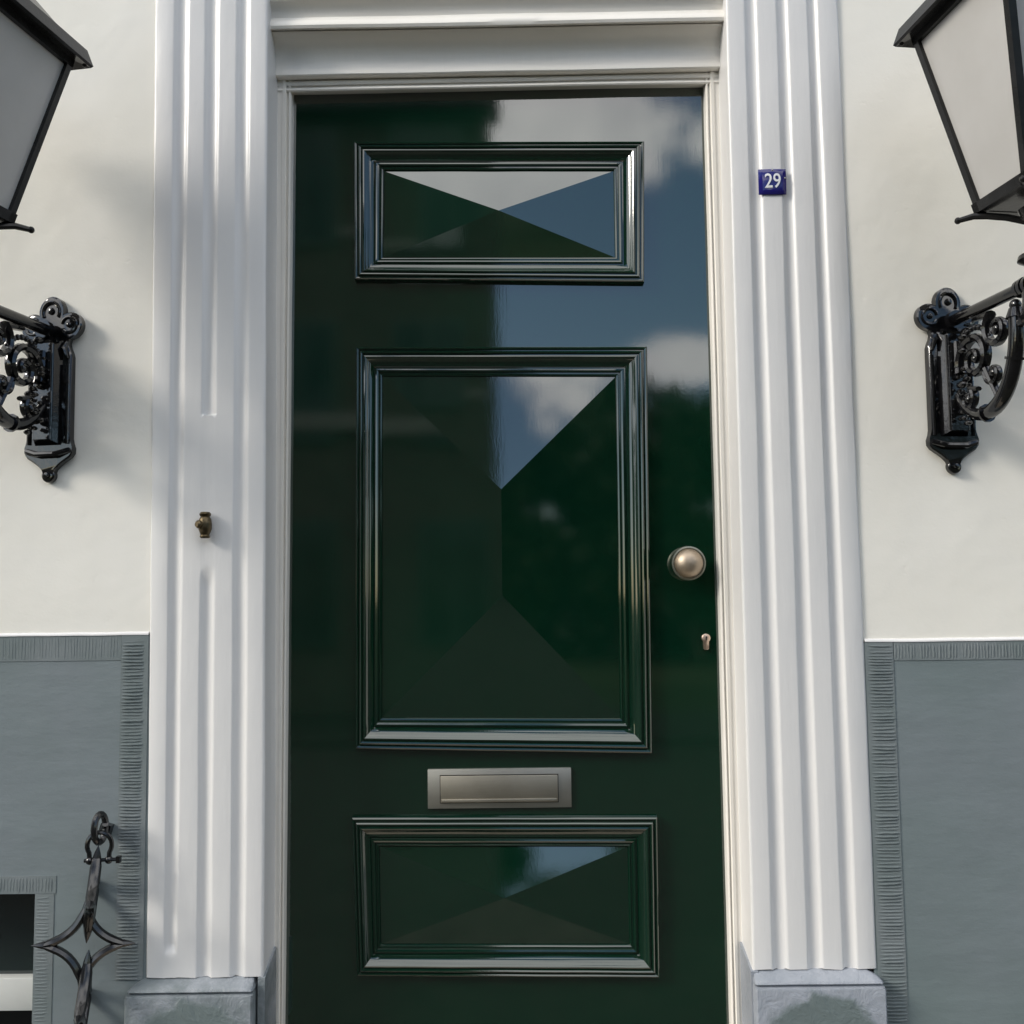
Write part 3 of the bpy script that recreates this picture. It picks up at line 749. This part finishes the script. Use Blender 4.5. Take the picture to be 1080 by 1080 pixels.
    for sx in (-1,1):
        for sy in (-1,1):
            w=.0135
            pts=[V(sx*hb0,sy*hb0,zb),V(sx*(hb0-w),sy*hb0,zb),V(sx*(hb0-w),sy*(hb0-w),zb),V(sx*hb0,sy*(hb0-w),zb),
                 V(sx*hb1,sy*hb1,ztp),V(sx*(hb1-w),sy*hb1,ztp),V(sx*(hb1-w),sy*(hb1-w),ztp),V(sx*hb1,sy*(hb1-w),ztp)]
            hexa(bm,[p+V(0,-U,0) for p in pts])
    ring(hb0+.0015,zb-.004,zb+.014,.016,hb0+.0015+sl*.018)
    ring(hb1-sl*.012+.0012,ztp-.012,ztp+.004,.014,hb1+.0012)
    # floor plate with a rim
    box(bm,-hb0+.012,hb0-.012,-U-hb0+.012,-U+hb0-.012,zb-.003,zb+.002)
    obj('lantern_frame',bm,'lampiron',t,angle=30)
    # ---- panes
    for k in range(4):
        a=k*math.pi/2; rot=Matrix.Rotation(a,4,'Z'); i=.0075
        h0=hb0+sl*.012-i; h1=hb1-sl*.010-i; w0=h0-.003; w1=h1-.003
        z0=zb+.012; z1=ztp-.010
        bm=bmesh.new()
        pts=[V(-w0,-h0+.003,z0),V(w0,-h0+.003,z0),V(w0,-h0,z0),V(-w0,-h0,z0),V(-w1,-h1+.003,z1),V(w1,-h1+.003,z1),V(w1,-h1,z1),V(-w1,-h1,z1)]
        hexa(bm,[rot@p+V(0,-U,0) for p in pts]); obj('pane',bm,'opal',t,smooth=False)
    # ---- roof
    bm=bmesh.new()
    def sq(h,z): return [V(-h,-h-U,z),V(h,-h-U,z),V(h,h-U,z),V(-h,h-U,z)]
    rows=[sq(hb1-.012,ztp+.0045),sq(hb1+.021,ztp-.004),sq(hb1+.024,ztp+.000),sq(hb1+.016,ztp+.028),sq(hb1+.010,ztp+.030),sq(hb1-.02,ztp+.060),sq(.070,ztp+.125),sq(.045,ztp+.150),sq(.045,ztp+.175),sq(.055,ztp+.180),sq(.050,ztp+.200),sq(.012,ztp+.225)]
    vr=grid(bm,rows,True); bm.faces.new(vr[0]); bm.faces.new(vr[-1])
    for sx in (-1,1):
        for sy in (-1,1): bmesh.ops.create_uvsphere(bm,u_segments=10,v_segments=6,radius=.0045,matrix=Matrix.Translation((sx*(hb1+.013),-U+sy*(hb1+.013),ztp-.0015)))
    rf=obj('roof',bm,'lampiron',t,smooth=False)
    bm=bmesh.new(); lathe(bm,[(.012,ztp+.222),(.014,ztp+.235),(.008,ztp+.245),(.018,ztp+.262),(.008,ztp+.282),(.003,ztp+.31),(0,ztp+.315)],V(0,-U,0),'Z',16); obj('finial',bm,'lampiron',rf)
    return t
# the two of them
pl=at(58,345,YW); lantern('black wall lantern with frosted panes on the scrolled bracket left of the door',V(pl.x,YW-.001,at(44,352,YW).z),-1,R(-10.5),.464)
pr=at(997,340,YW); lantern('black wall lantern with frosted panes on the scrolled bracket right of the door',V(pr.x,YW-.001,at(1017,342,YW).z),1,R(8))
# ------------------------------------------------------------------ what stands across the street (seen in the gloss of the door), plus unseen pieces added for the light
def tag_structure(o): o['kind']='structure'
bm=bmesh.new(); s=900; grid(bm,[[V(-s,-s,-.06),V(s,-s,-.06)],[V(-s,s,-.06),V(s,s,-.06)]]); o=obj('ground',bm,'ground',smooth=False); tag_structure(o)
bm=bmesh.new(); grid(bm,[[V(-60,-9.0,-.052),V(60,-9.0,-.052)],[V(-60,-2.6,-.052),V(60,-2.6,-.052)]]); o=obj('road',bm,'paving',smooth=False); tag_structure(o)
bm=bmesh.new(); box(bm,-60,60,-2.6,-1.42,-.2,.0,bev=.01); box(bm,-.94,-60,-.44,.3,-.2,-.0002); box(bm,.96,60,-.44,.3,-.2,-.0002); box(bm,-60,60,-11.5,-9.0,-.2,.0,bev=.01); box(bm,-60,60,-.44,.1,-.2,-.002); o=obj('pavement',bm,'slab',smooth=False); tag_structure(o)
bm=bmesh.new(); box(bm,-60,60,-1.41,-.44,-.2,.004,bev=.008); o=obj('bounce_apron',bm,'apron',smooth=False); tag_structure(o)  # unseen strip added for bounce light, toned down for the lower panel's reflection
def opposite(x0,x1,y0,ztop,material,label,nx,floors):
    t=thing('brick_house',label,'house',((x0+x1)/2,y0,0))
    bm=bmesh.new(); box(bm,x0,x1,y0-6,y0,0,ztop); w=obj('wall',bm,material,t,smooth=False)
    bm=bmesh.new(); box(bm,x0-.15,x1+.15,y0-.3,y0+.35,ztop+.003,ztop+.35,bev=.03); obj('cornice',bm,'darkframe',t)
    bm=bmesh.new(); rows=[[V(x0,y0,ztop+.36),V(x1,y0,ztop+.36)],[V(x0+.8,y0-3,ztop+2.0),V(x1-.8,y0-3,ztop+2.0)],[V(x0,y0-6,ztop+.36),V(x1,y0-6,ztop+.36)]]; grid(bm,rows); obj('roof',bm,'rooftile',t,smooth=False)
    for f in range(floors):
        for k in range(nx):
            cx=lerp(x0,x1,(k+.5)/nx); z0=.9+f*ztop/floors; hw=.5
            bm=bmesh.new(); box(bm,cx-hw,cx+hw,y0+.005,y0+.06,z0,z0+1.7); fo=obj('window',bm,'darkframe',t,smooth=False)
            bm=bmesh.new(); 
            for a,b in ((cx-hw+.08,cx-.03),(cx+.03,cx+hw-.08)): box(bm,a,b,y0+.055,y0+.066,z0+.08,z0+1.62)
            obj('pane',bm,'curtain' if (material=='brick' and f==0 and k==nx-1) else 'glassfar',fo,smooth=False)
    if material=='brick':
        bm=bmesh.new(); box(bm,x0-.02,x1-.05,y0-.01,y0+.12,3.78,4.02,bev=.02); obj('string_course',bm,'stucco',t)
        bm=bmesh.new(); box(bm,x0-.02,x1-.05,y0-.01,y0+.04,6.5,6.62,bev=.01); obj('string_course',bm,'stucco',t)
    return t
opposite(-7.2,-.28,-11.6,8.2,'brick','dark brick house across the street, nearest the square',4,3)
opposite(-64,-50,-1,8,'stucco','unseen grey stucco house added to block horizon glow at the far left end of the street',3,3)  # added end houses keep low sky glow off the door mouldings
opposite(50,64,-1,8,'stucco','unseen grey stucco house added to block horizon glow at the far right end of the street',3,3)
opposite(-44,-24,-11.6,6.2,'stucco','low unseen grey stucco house added far down the street on the left to block horizon glow',7,2)  # added far rows screen the bright horizon from the mouldings
opposite(27,46,-11.6,6.6,'stucco','unseen grey stucco house added past the square to block horizon glow',7,2)
# tree prototypes
def tree(x,y,h,w,label,seed,nl=2600,low=.25):
    rnd=random.Random(seed)
    t=thing('tree',label,'tree',(x,y,0),'trees round the square across the street')
    bm=bmesh.new(); top=V(x,y,h*.75)
    tube(bm,[V(x,y,0),V(x+.05,y,h*.25),V(x-.05,y,h*.5),top],[h*.035,h*.028,h*.018,h*.006],8)
    cl=[]
    for k in range(11):
        a=rnd.uniform(0,6.28); z=rnd.uniform(h*low,h*.88); q=math.sqrt(max(.05,1-((z/h-.55)/.5)**2))
        p=V(x+math.cos(a)*w*.32*q*rnd.uniform(.4,1.2),y+math.sin(a)*w*.32*q*rnd.uniform(.4,1.2),z); cl.append((p,rnd.uniform(.16,.27)*w))
        tube(bm,[V(x,y,z*.6),lerp(V(x,y,z*.8),p,.5),p],[h*.012,h*.008,h*.003],6)
    cl.append((V(x,y,h*.85),w*.2))
    obj('trunk',bm,'bark',t)
    bm=bmesh.new()
    for k in range(nl):
        p,r=rnd.choice(cl); d=V(rnd.gauss(0,1),rnd.gauss(0,1),rnd.gauss(0,1)).normalized()*r*rnd.uniform(.45,1.0)
        q=p+d; s=rnd.uniform(.15,.27)*h/6
        u=V(rnd.gauss(0,1),rnd.gauss(0,1),rnd.gauss(0,1)).normalized(); v=u.orthogonal().normalized()
        bm.faces.new([bm.verts.new(q+u*s),bm.verts.new(q+v*s*.5),bm.verts.new(q-u*s),bm.verts.new(q-v*s*.5)])
    obj('crown',bm,'leaf',t,smooth=False)
for x,y,h,w,lab in [(-.75,-22.5,7.9,3.0,'slim tree standing hard against the corner of the brick house'),
    (2.0,-24,5.6,4.4,'low bushy tree, second from the brick house'),(4.4,-23,6.6,5.0,'round tree in the middle of the square'),
    (7.0,-23,8.2,5.4,'tall tree just right of the round tree'),(10.6,-23,8.8,5.6,'tallest spreading tree in the square'),
    (14.5,-25,8.2,6,'broad tree right of the tallest one'),(19.5,-24,7.6,6.5,'dark full tree at the far end of the row')]:
    tree(x,y,h,w,lab,int(20+x*3),3800,.10)
bm=bmesh.new()
rnd=random.Random(3)
for k in range(9000):
    q=V(rnd.uniform(.5,26),-25.5+rnd.uniform(-.8,.8),rnd.uniform(0,3.6)**1.0); q.z*=1+.15*noise.noise(V(q.x*.7,0,0)); u=V(rnd.gauss(0,1),rnd.gauss(0,1),rnd.gauss(0,1)).normalized(); v=u.orthogonal().normalized(); sz=.22
    bm.faces.new([bm.verts.new(q+u*sz),bm.verts.new(q+v*sz*.6),bm.verts.new(q-u*sz),bm.verts.new(q-v*sz*.6)])
hd=obj('hedge',bm,'leaf',smooth=False); hd['label']='long dark clipped hedge behind the trees across the street'; hd['category']='hedge'
# ------------------------------------------------------------------ sky, clouds, sun
SUN_AZ=66; SUN_EL=29
w=bpy.data.worlds.new('World'); sc.world=w; w.use_nodes=True; nt=w.node_tree
bg=nt.nodes['Background']; bg.inputs[1].default_value=.15
sky=N(nt,'ShaderNodeTexSky'); sky.sky_type='NISHITA'; sky.sun_disc=False; sky.sun_elevation=R(SUN_EL); sky.air_density=1.0; sky.dust_density=.25; sky.ozone_density=1.5
sd=V(-math.sin(R(SUN_AZ))*math.cos(R(SUN_EL)),-math.cos(R(SUN_AZ))*math.cos(R(SUN_EL)),math.sin(R(SUN_EL)))
# Nishita: rotation 0 puts the sun at +Y and turns clockwise seen from above
sky.sun_rotation=math.atan2(sd.x,sd.y)
tc=N(nt,'ShaderNodeTexCoord')
def dirv(az,el): return (math.sin(R(az))*math.cos(R(el)),-math.cos(R(az))*math.cos(R(el)),math.sin(R(el)))
nz=N(nt,'ShaderNodeTexNoise'); nz.inputs['Scale'].default_value=8.5; nz.inputs['Detail'].default_value=7; nz.inputs['Roughness'].default_value=.6
nt.links.new(tc.outputs['Generated'],nz.inputs[0])
total=None
# (azimuth, elevation, half width, half height) of cloud masses; side and overhead ones added to whiten the skylight
for az,el,hw,hh in ((3,25.5,7,4.2),(11,12.8,4.5,1.7),(-5,50,26,11),(42,36,18,13),(-75,30,40,26),(128,35,35,26),(10,88,38,38),(150,40,60,25)):
    c=dirv(az,el); sub=N(nt,'ShaderNodeVectorMath',operation='SUBTRACT'); sub.inputs[1].default_value=c; nt.links.new(tc.outputs['Generated'],sub.inputs[0])
    # components along local right and up
    rt=V(math.cos(R(az)),math.sin(R(az)),0); cc=V(*c); up=rt.cross(cc); up=up if up.z>0 else -up
    ls=[]
    for ax,sc_ in ((rt,math.sin(R(hw))),(up,math.sin(R(hh))),(cc,.6)):
        dt=N(nt,'ShaderNodeVectorMath',operation='DOT_PRODUCT'); dt.inputs[1].default_value=ax/sc_; nt.links.new(sub.outputs[0],dt.inputs[0])
        sq_=N(nt,'ShaderNodeMath',operation='POWER'); sq_.inputs[1].default_value=2; ab=N(nt,'ShaderNodeMath',operation='ABSOLUTE'); nt.links.new(dt.outputs['Value'],ab.inputs[0]); nt.links.new(ab.outputs[0],sq_.inputs[0]); ls.append(sq_.outputs[0])
    a1=N(nt,'ShaderNodeMath',operation='ADD'); nt.links.new(ls[0],a1.inputs[0]); nt.links.new(ls[1],a1.inputs[1])
    a2=N(nt,'ShaderNodeMath',operation='ADD'); nt.links.new(a1.outputs[0],a2.inputs[0]); nt.links.new(ls[2],a2.inputs[1])
    sr=N(nt,'ShaderNodeMath',operation='SQRT'); nt.links.new(a2.outputs[0],sr.inputs[0])
    ma=N(nt,'ShaderNodeMath',operation='MULTIPLY_ADD'); ma.inputs[1].default_value=3.0; ma.inputs[2].default_value=-1.5; nt.links.new(nz.outputs[0],ma.inputs[0])
    ad=N(nt,'ShaderNodeMath',operation='ADD'); nt.links.new(sr.outputs[0],ad.inputs[0]); nt.links.new(ma.outputs[0],ad.inputs[1])
    mr=N(nt,'ShaderNodeMapRange',interpolation_type='SMOOTHSTEP'); mr.inputs[1].default_value=1.15; mr.inputs[2].default_value=.75; mr.inputs[3].default_value=0; mr.inputs[4].default_value=1; nt.links.new(ad.outputs[0],mr.inputs[0])
    if total is None: total=mr.outputs[0]
    else:
        mxn=N(nt,'ShaderNodeMath',operation='MAXIMUM'); nt.links.new(total,mxn.inputs[0]); nt.links.new(mr.outputs[0],mxn.inputs[1]); total=mxn.outputs[0]
cn=N(nt,'ShaderNodeTexNoise'); cn.inputs['Scale'].default_value=11; cn.inputs['Detail'].default_value=5; nt.links.new(tc.outputs['Generated'],cn.inputs[0])
CL=14.0
cc_=ramp(nt,cn.outputs[0],[(.3,(CL*.66,CL*.66,CL*.68)),(.7,(CL*1.0,CL*.99,CL*.96))])
mx=N(nt,'ShaderNodeMix',data_type='RGBA'); nt.links.new(total,mx.inputs[0]); nt.links.new(sky.outputs[0],mx.inputs[6]); nt.links.new(cc_,mx.inputs[7])
nt.links.new(mx.outputs[2],bg.inputs[0])
sl=bpy.data.lights.new('sun','SUN'); sl.energy=2.05; sl.angle=R(15); sl.color=(1,.935,.84)
so=bpy.data.objects.new('sun',sl); COL.objects.link(so); so.rotation_euler=(-sd).to_track_quat('-Z','Y').to_euler(); so.location=(0,0,12)
# ------------------------------------------------------------------ render settings
sc.view_settings.view_transform='Standard'; sc.view_settings.look='None'; sc.view_settings.gamma=1; sc.view_settings.exposure=.33
sc.render.engine='CYCLES'
for o in bpy.data.objects:
    if '_local' in o: del o['_local']
